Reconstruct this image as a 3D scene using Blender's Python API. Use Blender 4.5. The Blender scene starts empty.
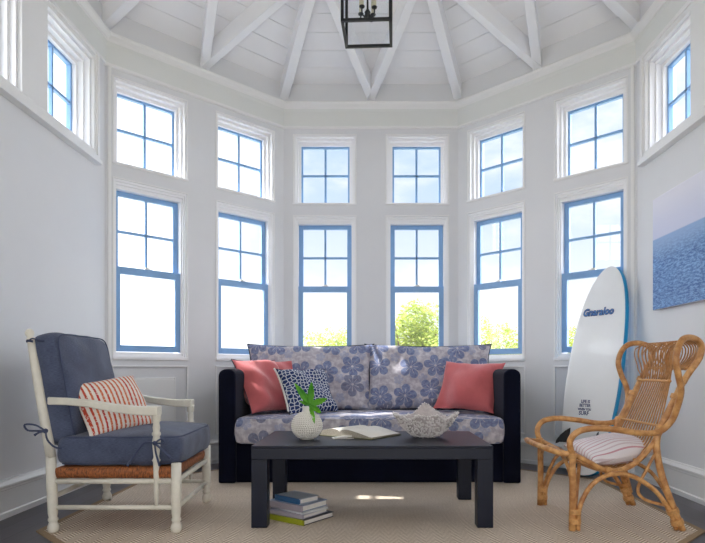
import bpy, bmesh, math, random
from mathutils import Vector, Matrix, noise
random.seed(7)
PI = math.pi
sc = bpy.context.scene
C = sc.collection
V3 = Vector

# ------------------------------------------------------------------ materials
def nt_mat(name):
    m = bpy.data.materials.new(name); m.use_nodes = True
    nt = m.node_tree
    return m, nt, nt.nodes['Principled BSDF']
def srgb(r, g, b):
    f = lambda c: (c/255/12.92) if c <= 10 else ((c/255+.055)/1.055)**2.4
    return (f(r), f(g), f(b), 1)
def N(nt, t, **kw):
    n = nt.nodes.new(t)
    for k, v in kw.items():
        if k in n.inputs: n.inputs[k].default_value = v
        else: setattr(n, k, v)
    return n
def L(nt, a, b): nt.links.new(a, b)
def math_(nt, op, a, b=None, clamp=False):
    n = nt.nodes.new('ShaderNodeMath'); n.operation = op; n.use_clamp = clamp
    for i, x in enumerate((a, b)):
        if x is None: continue
        if isinstance(x, (int, float)): n.inputs[i].default_value = x
        else: L(nt, x, n.inputs[i])
    return n.outputs[0]
def mixc(nt, fac, a, b):
    n = nt.nodes.new('ShaderNodeMix'); n.data_type = 'RGBA'
    for sock, x in ((n.inputs[0], fac), (n.inputs[6], a), (n.inputs[7], b)):
        if isinstance(x, (int, float, tuple)): sock.default_value = x
        else: L(nt, x, sock)
    return n.outputs[2]
def ramp(nt, fac, lo, hi):
    n = nt.nodes.new('ShaderNodeMapRange'); n.interpolation_type = 'SMOOTHSTEP'
    n.inputs[1].default_value = lo; n.inputs[2].default_value = hi
    L(nt, fac, n.inputs[0]); return n.outputs[0]
def uvnode(nt): return N(nt, 'ShaderNodeTexCoord').outputs['UV']
def objnode(nt): return N(nt, 'ShaderNodeTexCoord').outputs['Object']
def bump(nt, bs, h, strength=.3, dist=.01):
    b = N(nt, 'ShaderNodeBump'); b.inputs['Strength'].default_value = strength; b.inputs['Distance'].default_value = dist
    L(nt, h, b.inputs['Height']); L(nt, b.outputs[0], bs.inputs['Normal'])
def noise_(nt, vec, scale, detail=3, rough=.55):
    n = N(nt, 'ShaderNodeTexNoise'); n.inputs['Scale'].default_value = scale
    n.inputs['Detail'].default_value = detail; n.inputs['Roughness'].default_value = rough
    L(nt, vec, n.inputs['Vector']); return n.outputs['Fac']
def simple(name, col, rough=.6, var=0.0, vscale=8, bmp=0.0, bscale=200, metal=0, sheen=0, spec=None, coat=0):
    m, nt, b = nt_mat(name)
    b.inputs['Roughness'].default_value = rough; b.inputs['Metallic'].default_value = metal
    if sheen: b.inputs['Sheen Weight'].default_value = sheen
    if coat: b.inputs['Coat Weight'].default_value = coat
    if spec is not None: b.inputs['Specular IOR Level'].default_value = spec
    o = objnode(nt)
    if var:
        f = noise_(nt, o, vscale)
        dark = tuple(c*(1-var) for c in col[:3])+(1,)
        L(nt, mixc(nt, ramp(nt, f, .35, .65), dark, col), b.inputs['Base Color'])
    else: b.inputs['Base Color'].default_value = col
    if bmp: bump(nt, b, noise_(nt, o, bscale, 4), bmp, .004)
    return m
M = {}
M['wall'] = simple('wall_paint', srgb(221,222,225), .55, .015, 3, .04, 60)
M['trim'] = simple('trim_paint', srgb(234,234,234), .38, .01, 5)
M['frieze'] = simple('frieze_paint', srgb(224,226,224), .55, .01, 4)
M['ceil'] = simple('ceiling_paint', srgb(242,242,244), .5, .02, 4)
M['beam'] = simple('beam_paint', srgb(238,239,243), .45, .015, 6)
M['winwhite'] = simple('window_white_paint', srgb(240,240,242), .35)
M['blue'] = simple('blue_sash_paint', srgb(128,170,216), .38, .04, 9)
M['steel'] = simple('latch_metal', srgb(215,212,205), .3, metal=.6)
M['black_iron'] = simple('black_iron', srgb(38,40,44), .42, .2, 20, .1, 90, metal=.3)
M['candle'] = simple('candle_sleeve_cream', srgb(212,206,180), .6, .05, 30)
M['bulbglass'] = simple('clear_bulb', srgb(235,232,220), .1)
M['chairwhite'] = simple('worn_white_paint', srgb(226,221,207), .48, .08, 18, .15, 60)
M['navyvelvet'] = simple('navy_velvet', srgb(10,14,34), .9, .25, 7, .15, 300, sheen=.04, spec=.15)
M['navypipe'] = simple('navy_piping', srgb(28,32,52), .8)
M['coral'] = simple('coral_linen', srgb(196,98,100), .9, .07, 14, .5, 320, sheen=.3)
M['table'] = simple('navy_grasscloth_lacquer', srgb(13,19,38), .38, .12, 40, .06, 160, spec=.32)
M['black'] = simple('black_plastic', srgb(16,17,20), .4)
M['vase'] = simple('white_bisque', srgb(228,224,216), .6, .03, 30)
M['shell'] = simple('bleached_coral_ceramic', srgb(200,190,188), .7, .15, 60, .6, 120)
M['shellbead'] = simple('pale_coral_knobs', srgb(226,220,218), .5, .05, 60)
M['paper'] = simple('page_paper', srgb(224,220,212), .8, .04, 50)
M['stem'] = simple('leaf_stem_green', srgb(96,140,60), .5)
M['boardwhite'] = simple('white_board_skin', srgb(240,243,246), .22, .02, 5, coat=.4)
M['boardblue'] = simple('bright_blue_rail', srgb(20,150,205), .3, .03, 5)
M['logodark'] = simple('logo_navy', srgb(28,48,105), .4)
M['logoblue'] = simple('logo_blue', srgb(84,140,205), .4)
M['bark'] = simple('bush_bark', srgb(92,78,60), .9)
M['ground'] = simple('sandy_grass_ground', srgb(170,165,150), .95, .25, 1.2, .4, 20)
M['tie'] = simple('slate_tie', srgb(64,72,98), .85)
M['rugedge'] = simple('rug_binding', srgb(158,134,106), .9, .08, 40, .3, 300)

def glass_mat():
    m = bpy.data.materials.new('window_glass'); m.use_nodes = True; nt = m.node_tree; nt.nodes.clear()
    out = N(nt, 'ShaderNodeOutputMaterial'); t = N(nt, 'ShaderNodeBsdfTransparent'); g = N(nt, 'ShaderNodeBsdfGlossy')
    t.inputs[0].default_value = (.98,.99,1,1); g.inputs['Roughness'].default_value = .02
    mx = N(nt, 'ShaderNodeMixShader'); mx.inputs[0].default_value = .018
    L(nt, t.outputs[0], mx.inputs[1]); L(nt, g.outputs[0], mx.inputs[2]); L(nt, mx.outputs[0], out.inputs[0])
    return m
M['glass'] = glass_mat()

def fabric_weave(name, c1, c2, scale=420, rough=.9):
    m, nt, b = nt_mat(name); uv = uvnode(nt); b.inputs['Roughness'].default_value = rough
    b.inputs['Sheen Weight'].default_value = .2
    f = noise_(nt, uv, scale, 2); g = noise_(nt, uv, 6, 2)
    mp = N(nt, 'ShaderNodeMapping'); mp.inputs['Scale'].default_value = (60, 600, 1); L(nt, uv, mp.inputs[0])
    h = noise_(nt, mp.outputs[0], 1, 2)
    L(nt, mixc(nt, ramp(nt, math_(nt, 'ADD', math_(nt, 'MULTIPLY', h, .6), math_(nt, 'MULTIPLY', g, .4)), .35, .65), c1, c2), b.inputs['Base Color'])
    bump(nt, b, f, .4, .003); return m
M['slate'] = fabric_weave('slate_blue_linen', srgb(56,62,84), srgb(86,96,122))

def floral():
    m, nt, b = nt_mat('blue_flower_print_linen'); uv = uvnode(nt); b.inputs['Roughness'].default_value = .9
    def layer(scale, R, off, phase):
        mp = N(nt, 'ShaderNodeMapping'); mp.inputs['Location'].default_value = off; L(nt, uv, mp.inputs[0])
        vo = N(nt, 'ShaderNodeTexVoronoi'); vo.voronoi_dimensions = '2D'; vo.inputs['Scale'].default_value = scale
        vo.inputs['Randomness'].default_value = .6; L(nt, mp.outputs[0], vo.inputs['Vector'])
        sub = N(nt, 'ShaderNodeVectorMath', operation='SUBTRACT'); L(nt, mp.outputs[0], sub.inputs[0]); L(nt, vo.outputs['Position'], sub.inputs[1])
        sp = N(nt, 'ShaderNodeSeparateXYZ'); L(nt, sub.outputs[0], sp.inputs[0])
        sc_ = N(nt, 'ShaderNodeSeparateColor'); L(nt, vo.outputs['Color'], sc_.inputs[0])
        r = math_(nt, 'SQRT', math_(nt, 'ADD', math_(nt, 'POWER', sp.outputs[0], 2), math_(nt, 'POWER', sp.outputs[1], 2)))
        th = math_(nt, 'ARCTAN2', sp.outputs[1], sp.outputs[0])
        th = math_(nt, 'ADD', th, math_(nt, 'MULTIPLY', sc_.outputs[0], 6.28))
        pet = math_(nt, 'ABSOLUTE', math_(nt, 'COSINE', math_(nt, 'MULTIPLY', th, 2.5)))
        petp = math_(nt, 'POWER', pet, .38)
        rad = math_(nt, 'MULTIPLY', math_(nt, 'ADD', math_(nt, 'MULTIPLY', petp, .72), .28), R)
        inside = ramp(nt, math_(nt, 'SUBTRACT', rad, r), -.001, .004)
        vein = math_(nt, 'MULTIPLY', math_(nt, 'LESS_THAN', r, R*.55), math_(nt, 'GREATER_THAN', pet, .99))
        gap = math_(nt, 'LESS_THAN', pet, .10)
        cen = math_(nt, 'LESS_THAN', r, R*.1)
        cut = math_(nt, 'MAXIMUM', math_(nt, 'MAXIMUM', vein, gap), cen)
        return math_(nt, 'MULTIPLY', inside, math_(nt, 'SUBTRACT', 1.0, cut)), sc_.outputs[1]
    f1, cr = layer(4.5, .106, (0,0,0), 0)
    f2, cr2 = layer(4.5, .045, (.111,.113,0), 1)
    mott = noise_(nt, uv, 45, 4)
    base = mixc(nt, ramp(nt, noise_(nt, uv, 22, 4), .35, .7), srgb(166,160,170), srgb(206,202,206))
    blue = mixc(nt, ramp(nt, mott, .3, .75), srgb(78,92,136), srgb(124,140,178))
    grey = mixc(nt, ramp(nt, mott, .3, .75), srgb(92,96,124), srgb(128,134,160))
    fc = mixc(nt, ramp(nt, cr, .55, .6), blue, grey)
    c = mixc(nt, math_(nt, 'MULTIPLY', f2, .55), base, srgb(140,150,184))
    c = mixc(nt, math_(nt, 'MULTIPLY', f1, .84), c, fc)
    L(nt, c, b.inputs['Base Color'])
    bump(nt, b, noise_(nt, uv, 380, 2), .35, .003); return m
M['floral'] = floral()

def lattice():
    m, nt, b = nt_mat('navy_lattice_print'); uv = uvnode(nt); b.inputs['Roughness'].default_value = .9
    vo = N(nt, 'ShaderNodeTexVoronoi'); vo.voronoi_dimensions = '2D'; vo.feature = 'DISTANCE_TO_EDGE'
    vo.inputs['Scale'].default_value = 34; vo.inputs['Randomness'].default_value = .75; L(nt, uv, vo.inputs['Vector'])
    f = ramp(nt, vo.outputs['Distance'], .08, .12)
    L(nt, mixc(nt, f, srgb(196,200,206), srgb(26,48,98)), b.inputs['Base Color'])
    bump(nt, b, noise_(nt, uv, 380, 2), .3, .003); return m
M['lattice'] = lattice()

def striped(name, bg, c1, c2, period, duty, angle, wob=.004, breakup=0):
    m, nt, b = nt_mat(name); uv = uvnode(nt); b.inputs['Roughness'].default_value = .9
    mp = N(nt, 'ShaderNodeMapping'); mp.inputs['Rotation'].default_value = (0,0,angle); L(nt, uv, mp.inputs[0])
    sp = N(nt, 'ShaderNodeSeparateXYZ'); L(nt, mp.outputs[0], sp.inputs[0])
    x = math_(nt, 'ADD', sp.outputs[0], math_(nt, 'MULTIPLY', noise_(nt, uv, 70, 2), wob))
    q = math_(nt, 'DIVIDE', x, period)
    fr = math_(nt, 'FRACT', q); fl = math_(nt, 'FLOOR', q)
    on = math_(nt, 'LESS_THAN', fr, duty)
    wn = N(nt, 'ShaderNodeTexWhiteNoise'); wn.noise_dimensions = '1D'; L(nt, fl, wn.inputs['W'])
    if breakup: on = math_(nt, 'MULTIPLY', on, ramp(nt, noise_(nt, uv, 90, 3), .3, .45))
    c = mixc(nt, on, bg, mixc(nt, wn.outputs['Value'], c1, c2))
    L(nt, c, b.inputs['Base Color']); bump(nt, b, noise_(nt, uv, 260, 2), .5, .004); return m
M['redstripe'] = striped('red_orange_stripe_cloth', srgb(228,220,210), srgb(186,44,38), srgb(214,120,70), .0245, .42, 0, .006, 1)
M['pinkstripe'] = striped('faded_pink_stripe_cloth', srgb(226,220,222), srgb(206,192,196), srgb(198,140,150), .030, .3, PI/2+.05, .001)

def rush():
    m, nt, b = nt_mat('woven_rush'); uv = uvnode(nt); b.inputs['Roughness'].default_value = .6
    mp = N(nt, 'ShaderNodeMapping'); mp.inputs['Scale'].default_value = (110, 18, 1); L(nt, uv, mp.inputs[0])
    f = noise_(nt, mp.outputs[0], 1, 3)
    L(nt, mixc(nt, ramp(nt, f, .3, .7), srgb(96,50,24), srgb(182,108,56)), b.inputs['Base Color'])
    bump(nt, b, f, .7, .008); return m
M['rush'] = rush()

def rattan():
    m, nt, b = nt_mat('honey_rattan'); o = objnode(nt); b.inputs['Roughness'].default_value = .38
    f = noise_(nt, o, 26, 4); g = noise_(nt, o, 7, 2)
    c = mixc(nt, ramp(nt, f, .3, .7), srgb(168,112,60), srgb(220,168,106))
    c = mixc(nt, math_(nt, 'MULTIPLY', ramp(nt, g, .45, .7), .4), c, srgb(148,90,46))
    L(nt, c, b.inputs['Base Color']); bump(nt, b, f, .3, .004); return m
M['rattan'] = rattan()
M['wrap'] = simple('rattan_binding', srgb(214,160,98), .45, .2, 90, .5, 200)
M['caneweave'] = simple('thin_rattan_rods', srgb(196,140,82), .42, .25, 40)

def sisal():
    m, nt, b = nt_mat('sisal_weave'); uv = uvnode(nt); b.inputs['Roughness'].default_value = .95
    sp = N(nt, 'ShaderNodeSeparateXYZ'); L(nt, uv, sp.inputs[0])
    # herringbone: diagonal ribs that flip direction in bands
    band = math_(nt, 'MULTIPLY', math_(nt, 'PINGPONG', sp.outputs[0], .045), 1.0)
    d = math_(nt, 'ADD', sp.outputs[1], band)
    rib = math_(nt, 'SINE', math_(nt, 'MULTIPLY', d, 2*PI/.024))
    rib = math_(nt, 'MULTIPLY', math_(nt, 'ADD', rib, 1.0), .5)
    f = noise_(nt, uv, 75, 4, .7); g = noise_(nt, uv, 2.5, 3)
    h = math_(nt, 'ADD', math_(nt, 'MULTIPLY', rib, .55), math_(nt, 'MULTIPLY', f, .6))
    c = mixc(nt, ramp(nt, h, .28, .85), srgb(158,138,118), srgb(240,226,208))
    c = mixc(nt, math_(nt, 'MULTIPLY', ramp(nt, g, .4, .7), .2), c, srgb(170,148,124))
    L(nt, c, b.inputs['Base Color']); bump(nt, b, h, .6, .006); return m
M['sisal'] = sisal()

def floorwood():
    m, nt, b = nt_mat('dark_stained_boards'); uv = uvnode(nt); b.inputs['Roughness'].default_value = .35
    br = N(nt, 'ShaderNodeTexBrick'); br.inputs['Scale'].default_value = 1; br.inputs['Brick Width'].default_value = 1.6
    br.inputs['Row Height'].default_value = .13; br.inputs['Mortar Size'].default_value = .002
    br.inputs['Color1'].default_value = srgb(74,70,76); br.inputs['Color2'].default_value = srgb(88,84,92); br.inputs['Mortar'].default_value = srgb(30,28,30)
    mp0 = N(nt, 'ShaderNodeMapping'); mp0.inputs['Rotation'].default_value = (0,0,PI/2); L(nt, uv, mp0.inputs[0]); L(nt, mp0.outputs[0], br.inputs['Vector'])
    mp = N(nt, 'ShaderNodeMapping'); mp.inputs['Scale'].default_value = (60, 3, 1); L(nt, uv, mp.inputs[0])
    f = noise_(nt, mp.outputs[0], 1, 4)
    L(nt, mixc(nt, math_(nt, 'MULTIPLY', f, .5), br.outputs['Color'], srgb(58,54,60)), b.inputs['Base Color'])
    bump(nt, b, f, .15, .003); return m
M['floor'] = floorwood()

def sea():
    m, nt, b = nt_mat('printed_sea_photograph'); uv = uvnode(nt); b.inputs['Roughness'].default_value = .4
    sp = N(nt, 'ShaderNodeSeparateXYZ'); L(nt, uv, sp.inputs[0])
    v = sp.outputs[1]                                   # height in metres
    mp = N(nt, 'ShaderNodeMapping'); mp.inputs['Scale'].default_value = (24, 80, 1); L(nt, uv, mp.inputs[0])
    f = noise_(nt, mp.outputs[0], 1, 6, .7)
    mp2 = N(nt, 'ShaderNodeMapping'); mp2.inputs['Scale'].default_value = (3, 9, 1); L(nt, uv, mp2.inputs[0])
    f2 = noise_(nt, mp2.outputs[0], 1, 3)
    seac = mixc(nt, ramp(nt, f, .42, .60), srgb(20,78,150), srgb(140,184,226))
    deep = mixc(nt, ramp(nt, f2, .3, .7), srgb(26,90,164), srgb(84,138,200))
    seac = mixc(nt, .35, seac, deep)
    seac = mixc(nt, ramp(nt, v, 1.58, 1.80), seac, srgb(140,172,214))
    sky = mixc(nt, ramp(nt, v, 1.78, 2.08), srgb(206,210,234), srgb(226,226,238))
    L(nt, mixc(nt, ramp(nt, v, 1.775, 1.785), seac, sky), b.inputs['Base Color']); return m
M['sea'] = sea()

def leafmat(name, a, c, trans):
    m, nt, b = nt_mat(name); o = objnode(nt); b.inputs['Roughness'].default_value = .55
    f = noise_(nt, o, 9, 3)
    L(nt, mixc(nt, ramp(nt, f, .35, .65), a, c), b.inputs['Base Color'])
    out = [n for n in nt.nodes if n.type == 'OUTPUT_MATERIAL'][0]
    t = N(nt, 'ShaderNodeBsdfTranslucent'); t.inputs[0].default_value = c
    mx = N(nt, 'ShaderNodeMixShader'); mx.inputs[0].default_value = trans
    L(nt, b.outputs[0], mx.inputs[1]); L(nt, t.outputs[0], mx.inputs[2]); L(nt, mx.outputs[0], out.inputs[0]); return m
M['leaf'] = leafmat('glossy_green_leaf', srgb(46,134,20), srgb(116,190,40), .3)
M['bushleaf'] = leafmat('yellow_green_foliage', srgb(96,124,44), srgb(176,186,92), .3)

# ------------------------------------------------------------------ mesh builder
def origin_of(o):
    v = V3((0,0,0))
    while o is not None: v += o.location; o = o.parent
    return v
class MB:
    def __init__(s): s.v = []; s.f = []; s.sm = []
    def add(s, vs, fs, smooth=False, mat=None):
        k = len(s.v)
        s.v += [(mat @ V3(p)) if mat else V3(p) for p in vs]
        s.f += [tuple(i+k for i in f) for f in fs]; s.sm += [smooth]*len(fs); return s
    def box(s, x0, x1, y0, y1, z0, z1, mat=None):
        vs = [(x,y,z) for z in (z0,z1) for y in (y0,y1) for x in (x0,x1)]
        fs = [(0,2,3,1),(4,5,7,6),(0,1,5,4),(2,6,7,3),(0,4,6,2),(1,3,7,5)]
        return s.add(vs, fs, False, mat)
    def prism(s, pts, z0, z1, mat=None):
        n = len(pts)
        vs = [(p[0],p[1],z0) for p in pts]+[(p[0],p[1],z1) for p in pts]
        fs = [tuple(range(n))[::-1], tuple(range(n,2*n))]+[(i,(i+1)%n,(i+1)%n+n,i+n) for i in range(n)]
        return s.add(vs, fs, False, mat)
    def tube(s, pts, r, n=10, smooth=True, closed=False, sub=4, mat=None, caps=True):
        pts = [V3(p) for p in pts]; rs = r if isinstance(r, (list,tuple)) else [r]*len(pts)
        if sub > 1 and len(pts) > 2:
            q, qr = [], []; m = len(pts)
            rng = range(m) if closed else range(m-1)
            for i in rng:
                g = (lambda j: pts[j % m]) if closed else (lambda j: pts[min(max(j,0),m-1)])
                p0,p1,p2,p3 = g(i-1),g(i),g(i+1),g(i+2)
                for k in range(sub):
                    t = k/sub
                    q.append(.5*((2*p1)+(p2-p0)*t+(2*p0-5*p1+4*p2-p3)*t*t+(3*p1-p0-3*p2+p3)*t**3))
                    qr.append(rs[i]*(1-t)+rs[(i+1)%m]*t)
            if not closed: q.append(pts[-1]); qr.append(rs[-1])
            pts, rs = q, qr
        m = len(pts); vs = []; up = None
        for i in range(m):
            if closed: d = (pts[(i+1)%m]-pts[i-1])
            else: d = pts[min(i+1,m-1)]-pts[max(i-1,0)]
            d = d.normalized() if d.length > 1e-9 else V3((0,0,1))
            if up is None:
                up = V3((0,0,1)) if abs(d.z) < .9 else V3((1,0,0))
            up = (up - d*up.dot(d)); up = up.normalized() if up.length > 1e-6 else d.orthogonal().normalized()
            b = d.cross(up)
            for k in range(n):
                a = 2*PI*k/n
                vs.append(pts[i]+(up*math.cos(a)+b*math.sin(a))*rs[i])
        fs = []
        for i in range(m if closed else m-1):
            for k in range(n):
                a, b2 = i*n+k, i*n+(k+1)%n
                c, d2 = ((i+1)%m)*n+(k+1)%n, ((i+1)%m)*n+k
                fs.append((a,b2,c,d2))
        if not closed and caps:
            fs.append(tuple(range(n))[::-1]); fs.append(tuple((m-1)*n+k for k in range(n)))
        return s.add(vs, fs, smooth, mat)
    def lathe(s, prof, center, n=24, axis=None, smooth=True):
        """prof: (radius, height) pairs; axis: optional end point direction"""
        c = V3(center); vs = []
        A = Matrix.Identity(3) if axis is None else V3((0,0,1)).rotation_difference(V3(axis)).to_matrix()
        for r, h in prof:
            for k in range(n):
                a = 2*PI*k/n; vs.append(c + A @ V3((r*math.cos(a), r*math.sin(a), h)))
        fs = [(i*n+k, i*n+(k+1)%n, (i+1)*n+(k+1)%n, (i+1)*n+k) for i in range(len(prof)-1) for k in range(n)]
        fs.append(tuple(range(n))[::-1]); fs.append(tuple((len(prof)-1)*n+k for k in range(n)))
        return s.add(vs, fs, smooth)
    def ball(s, c, r, n=8, m=6, sc_=(1,1,1)):
        prof = []
        vs = []
        for j in range(m+1):
            ph = PI*j/m
            for k in range(n):
                a = 2*PI*k/n
                vs.append((c[0]+r*sc_[0]*math.sin(ph)*math.cos(a), c[1]+r*sc_[1]*math.sin(ph)*math.sin(a), c[2]-r*sc_[2]*math.cos(ph)))
        fs = [(j*n+k, j*n+(k+1)%n, (j+1)*n+(k+1)%n, (j+1)*n+k) for j in range(m) for k in range(n)]
        return s.add(vs, fs, True)
    def build(s, name, mat, parent=None, bevel=0, uv=None, subsurf=0, seg=2):
        org = origin_of(parent) if parent else V3((0,0,0))
        me = bpy.data.meshes.new(name)
        me.from_pydata([tuple(p-org) for p in s.v], [], s.f)
        me.polygons.foreach_set('use_smooth', s.sm)
        me.update()
        lay = me.uv_layers.new(name='UVMap')
        co = s.v
        for p in me.polygons:
            nrm = p.normal; ax = max(range(3), key=lambda i: abs(nrm[i]))
            for li in p.loop_indices:
                vi = me.loops[li].vertex_index
                if uv: lay.data[li].uv = uv[vi]
                else:
                    q = co[vi]
                    lay.data[li].uv = ((q[1],q[2]),(q[0],q[2]),(q[0],q[1]))[ax]
        me.materials.append(M[mat] if isinstance(mat, str) else mat)
        o = bpy.data.objects.new(name, me); C.objects.link(o)
        if parent: o.parent = parent
        if bevel:
            b = o.modifiers.new('bevel', 'BEVEL'); b.width = bevel; b.segments = seg; b.limit_method = 'ANGLE'; b.angle_limit = .7
        if subsurf:
            b = o.modifiers.new('sub', 'SUBSURF'); b.levels = subsurf; b.render_levels = subsurf
        return o
def tag(o, label, cat, group=None, kind=None):
    o['label'] = label; o['category'] = cat
    if group: o['group'] = group
    if kind: o['kind'] = kind
    return o
def empty(name, loc, label=None, cat=None, group=None):
    o = bpy.data.objects.new(name, None); C.objects.link(o); o.location = loc; o.empty_display_size = .05
    if label: tag(o, label, cat, group)
    return o
def struct(o): o['kind'] = 'structure'; return o

# ------------------------------------------------------------------ room shell
W = 1.735; H2 = W/2; D = 5.87; OUT = H2+W/math.sqrt(2); YC = D-OUT; YB = D-W/math.sqrt(2)   # octagonal bay
Y0 = -1.6; TH = .15; HT = 3.72
c45 = math.sqrt(.5)
def frame(p0, sdir, ndir):
    """local (s along the wall, n outward, h up) -> world"""
    m = Matrix(((sdir[0], ndir[0], 0, p0[0]), (sdir[1], ndir[1], 0, p0[1]), (0,0,1,0), (0,0,0,1)))
    return m
FR = {
 'back': frame((-H2, D), (1,0), (0,1)),
 'back_left': frame((-H2, D), (-c45,-c45), (-c45,c45)),
 'back_right': frame((H2, D), (c45,-c45), (c45,c45)),
 'left': frame((-OUT, YB), (0,-1), (-1,0)),
 'right': frame((OUT, YB), (0,-1), (1,0)),
 'front': frame((-OUT, Y0), (1,0), (0,-1)),
}
SLEN = YB-Y0
def wall(side, length, openings, recess=(), ext=(.09,.09), mat='wall', top=HT):
    ss = sorted({-ext[0], length+ext[1]} | {a for o in openings for a in o[:2]} | {a for o in recess for a in o[:2]})
    hs = sorted({-.05, top} | {a for o in openings for a in o[2:4]} | {a for o in recess for a in o[2:4]})
    mb = MB(); F = FR[side]
    for i in range(len(ss)-1):
        for j in range(len(hs)-1):
            cs, ch = (ss[i]+ss[i+1])/2, (hs[j]+hs[j+1])/2
            if any(o[0] < cs < o[1] and o[2] < ch < o[3] for o in openings): continue
            n0 = 0
            for r in recess:
                if r[0] < cs < r[1] and r[2] < ch < r[3]: n0 = r[4]
            mb.box(ss[i], ss[i+1], n0, TH, hs[j], hs[j+1], F)
    return struct(mb.build('wall_'+side, mat))
LOW = (.93, 2.369); UPP = (2.49, 3.176)
SO = [(.1,.7125),(1.0225,1.635)]            # window bays along a facet
ops = [(a,b,*LOW) for a,b in SO]+[(a,b,*UPP) for a,b in SO]
SF = [(.12,.735),(1.04,1.655)]
SL = [(.12,.748),(1.04,1.668)]              # left facet: a touch wider on the near side
opl = [(a,b,*LOW) for a,b in SL]+[(a,b,*UPP) for a,b in SL]
opf = [(a,b,*LOW) for a,b in SF]+[(a,b,*UPP) for a,b in SF]
rec = lambda S: [(a,b,.27,.865,.014) for a,b in S]
wall('back', W, ops, rec(SO)); wall('back_left', W, opl, rec(SL)); wall('back_right', W, opf, rec(SF))
SIDE = {'left': [(YB-y1, YB-y0, *UPP) for y0, y1 in ((3.785,4.42),(2.875,3.505),(1.96,2.59))],
        'right': [(YB-y1, YB-y0, *UPP) for y0, y1 in ((3.83,4.46),(2.91,3.54),(1.98,2.61))]}
for side in SIDE: wall(side, SLEN, SIDE[side], ext=(.09,.2))
wall('front', 2*OUT, [(.25, 2*OUT-.25, .02, 2.9)], ext=(.2,.2))

# panel mouldings below the windows, thin beads round the openings, as trim
def ring(mb, F, s0, s1, h0, h1, w, n0, n1, wb=None, wt=None):
    wb = w if wb is None else wb; wt = w if wt is None else wt
    mb.box(s0, s0+w, n0, n1, h0, h1, F); mb.box(s1-w, s1, n0, n1, h0, h1, F)
    mb.box(s0+w, s1-w, n0, n1, h0, h0+wb, F); mb.box(s0+w, s1-w, n0, n1, h1-wt, h1, F)
tn = 0
for side, S in (('back',SO),('back_left',SL),('back_right',SF)):
    mb = MB(); F = FR[side]
    for a, b in S:
        ring(mb, F, a-.012, b+.012, .258, .877, .012, -.006, .002)
        ring(mb, F, a+.10, b-.10, .35, .775, .012, .004, .016)
        mb.box(a+.112, b-.112, .002, .016, .362, .763, F)
        ring(mb, F, a-.010, b+.010, LOW[0]-.010, LOW[1]+.010, .010, -.006, .002)
        ring(mb, F, a-.010, b+.010, UPP[0]-.010, UPP[1]+.010, .010, -.006, .002)
    if side != 'back':
        mb.box(1.69, 1.715, -.014, .002, .22, 3.255, F)
    tn += 1; struct(mb.build('trim_%d' % tn, 'trim', bevel=.002))
for side in ('left','right'):        # raised band round the high windows
    mb = MB(); F = FR[side]; e = .17 if side == 'left' else .13; side_ops = SIDE[side]
    cuts = sorted([(a,b) for a,b,_,_ in side_ops])
    x = e
    mb.box(e, SLEN, -.022, .002, 2.425, UPP[0], F); mb.box(e, SLEN, -.022, .002, UPP[1], 3.24, F)
    for a, b in cuts+[(SLEN,SLEN)]:
        mb.box(x, a, -.022, .002, UPP[0], UPP[1], F); x = b
    mb.box(e-.02, SLEN, -.052, .002, 2.40, 2.43, F); mb.box(e-.01, SLEN, -.038, .002, 2.43, 2.455, F)
    mb.box(e-.012, e+.02, -.036, .002, 2.43, 3.24, F)
    mb.box(e+.02, SLEN, -.03, .002, 3.215, 3.24, F)
    tn += 1; struct(mb.build('trim_%d' % tn, 'trim', bevel=.003))

PATH = [(-OUT,Y0),(-OUT,YB),(-H2,D),(H2,D),(OUT,YB),(OUT,Y0)]
def off(path, d):
    """mitred offset towards the room's inside"""
    res = []
    for i, p in enumerate(path):
        ns = []
        for a, b in ((i-1,i),(i,i+1)):
            if a < 0 or b >= len(path): continue
            t = V3((path[b][0]-path[a][0], path[b][1]-path[a][1])).normalized() if False else Vector((path[b][0]-path[a][0], path[b][1]-path[a][1])).normalized()
            ns.append(Vector((t.y, -t.x)))
        if len(ns) == 1: v = ns[0]
        else:
            h = (ns[0]+ns[1]).normalized(); v = h/ h.dot(ns[0])
        res.append((p[0]+v.x*d, p[1]+v.y*d))
    return res
def sweep(prof, segs=None):
    """profile (inset, height) loop swept along the wall path"""
    mb = MB(); rails = [[(x,y,h) for x,y in off(PATH, d)] for d, h in prof]; n = len(prof)
    for i in (segs if segs is not None else range(len(PATH)-1)):
        vs = [rails[k][i] for k in range(n)]+[rails[k][i+1] for k in range(n)]
        fs = [(k,(k+1)%n,(k+1)%n+n,k+n) for k in range(n)]+[tuple(range(n))[::-1], tuple(range(n,2*n))]
        mb.add(vs, fs)
    return mb
BASE = [(-.002,0),(.030,0),(.030,.03),(.020,.036),(.020,.155),(.026,.160),(.026,.172),(.034,.178),(.034,.188),(.016,.205),(.012,.215),(-.002,.215)]
for nm, i in (('left',0),('back_left',1),('back',2),('back_right',3),('right',4)):
    struct(sweep(BASE, [i]).build('baseboard_'+nm, 'trim'))
def trim(prof, mat='trim'):
    global tn
    tn += 1; return struct(sweep(prof).build('trim_%d' % tn, mat))
trim([(-.002,3.235),(.018,3.24),(.022,3.25),(.018,3.262),(-.002,3.266)])
trim([(-.002,3.262),(.010,3.262),(.014,3.40),(.028,3.43),(-.002,3.435)], 'frieze')
trim([(-.002,3.425),(.030,3.425),(.036,3.44),(.060,3.46),(.066,3.478),(.060,3.488),(-.002,3.49)])

# floor
mb = MB(); mb.prism([(-OUT-.25,Y0-.2),(OUT+.25,Y0-.2),(OUT+.25,YB+.1),(H2+.1,D+.25),(-H2-.1,D+.25),(-OUT-.25,YB+.1)], -.06, 0)
struct(mb.build('floor', 'floor'))
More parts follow.
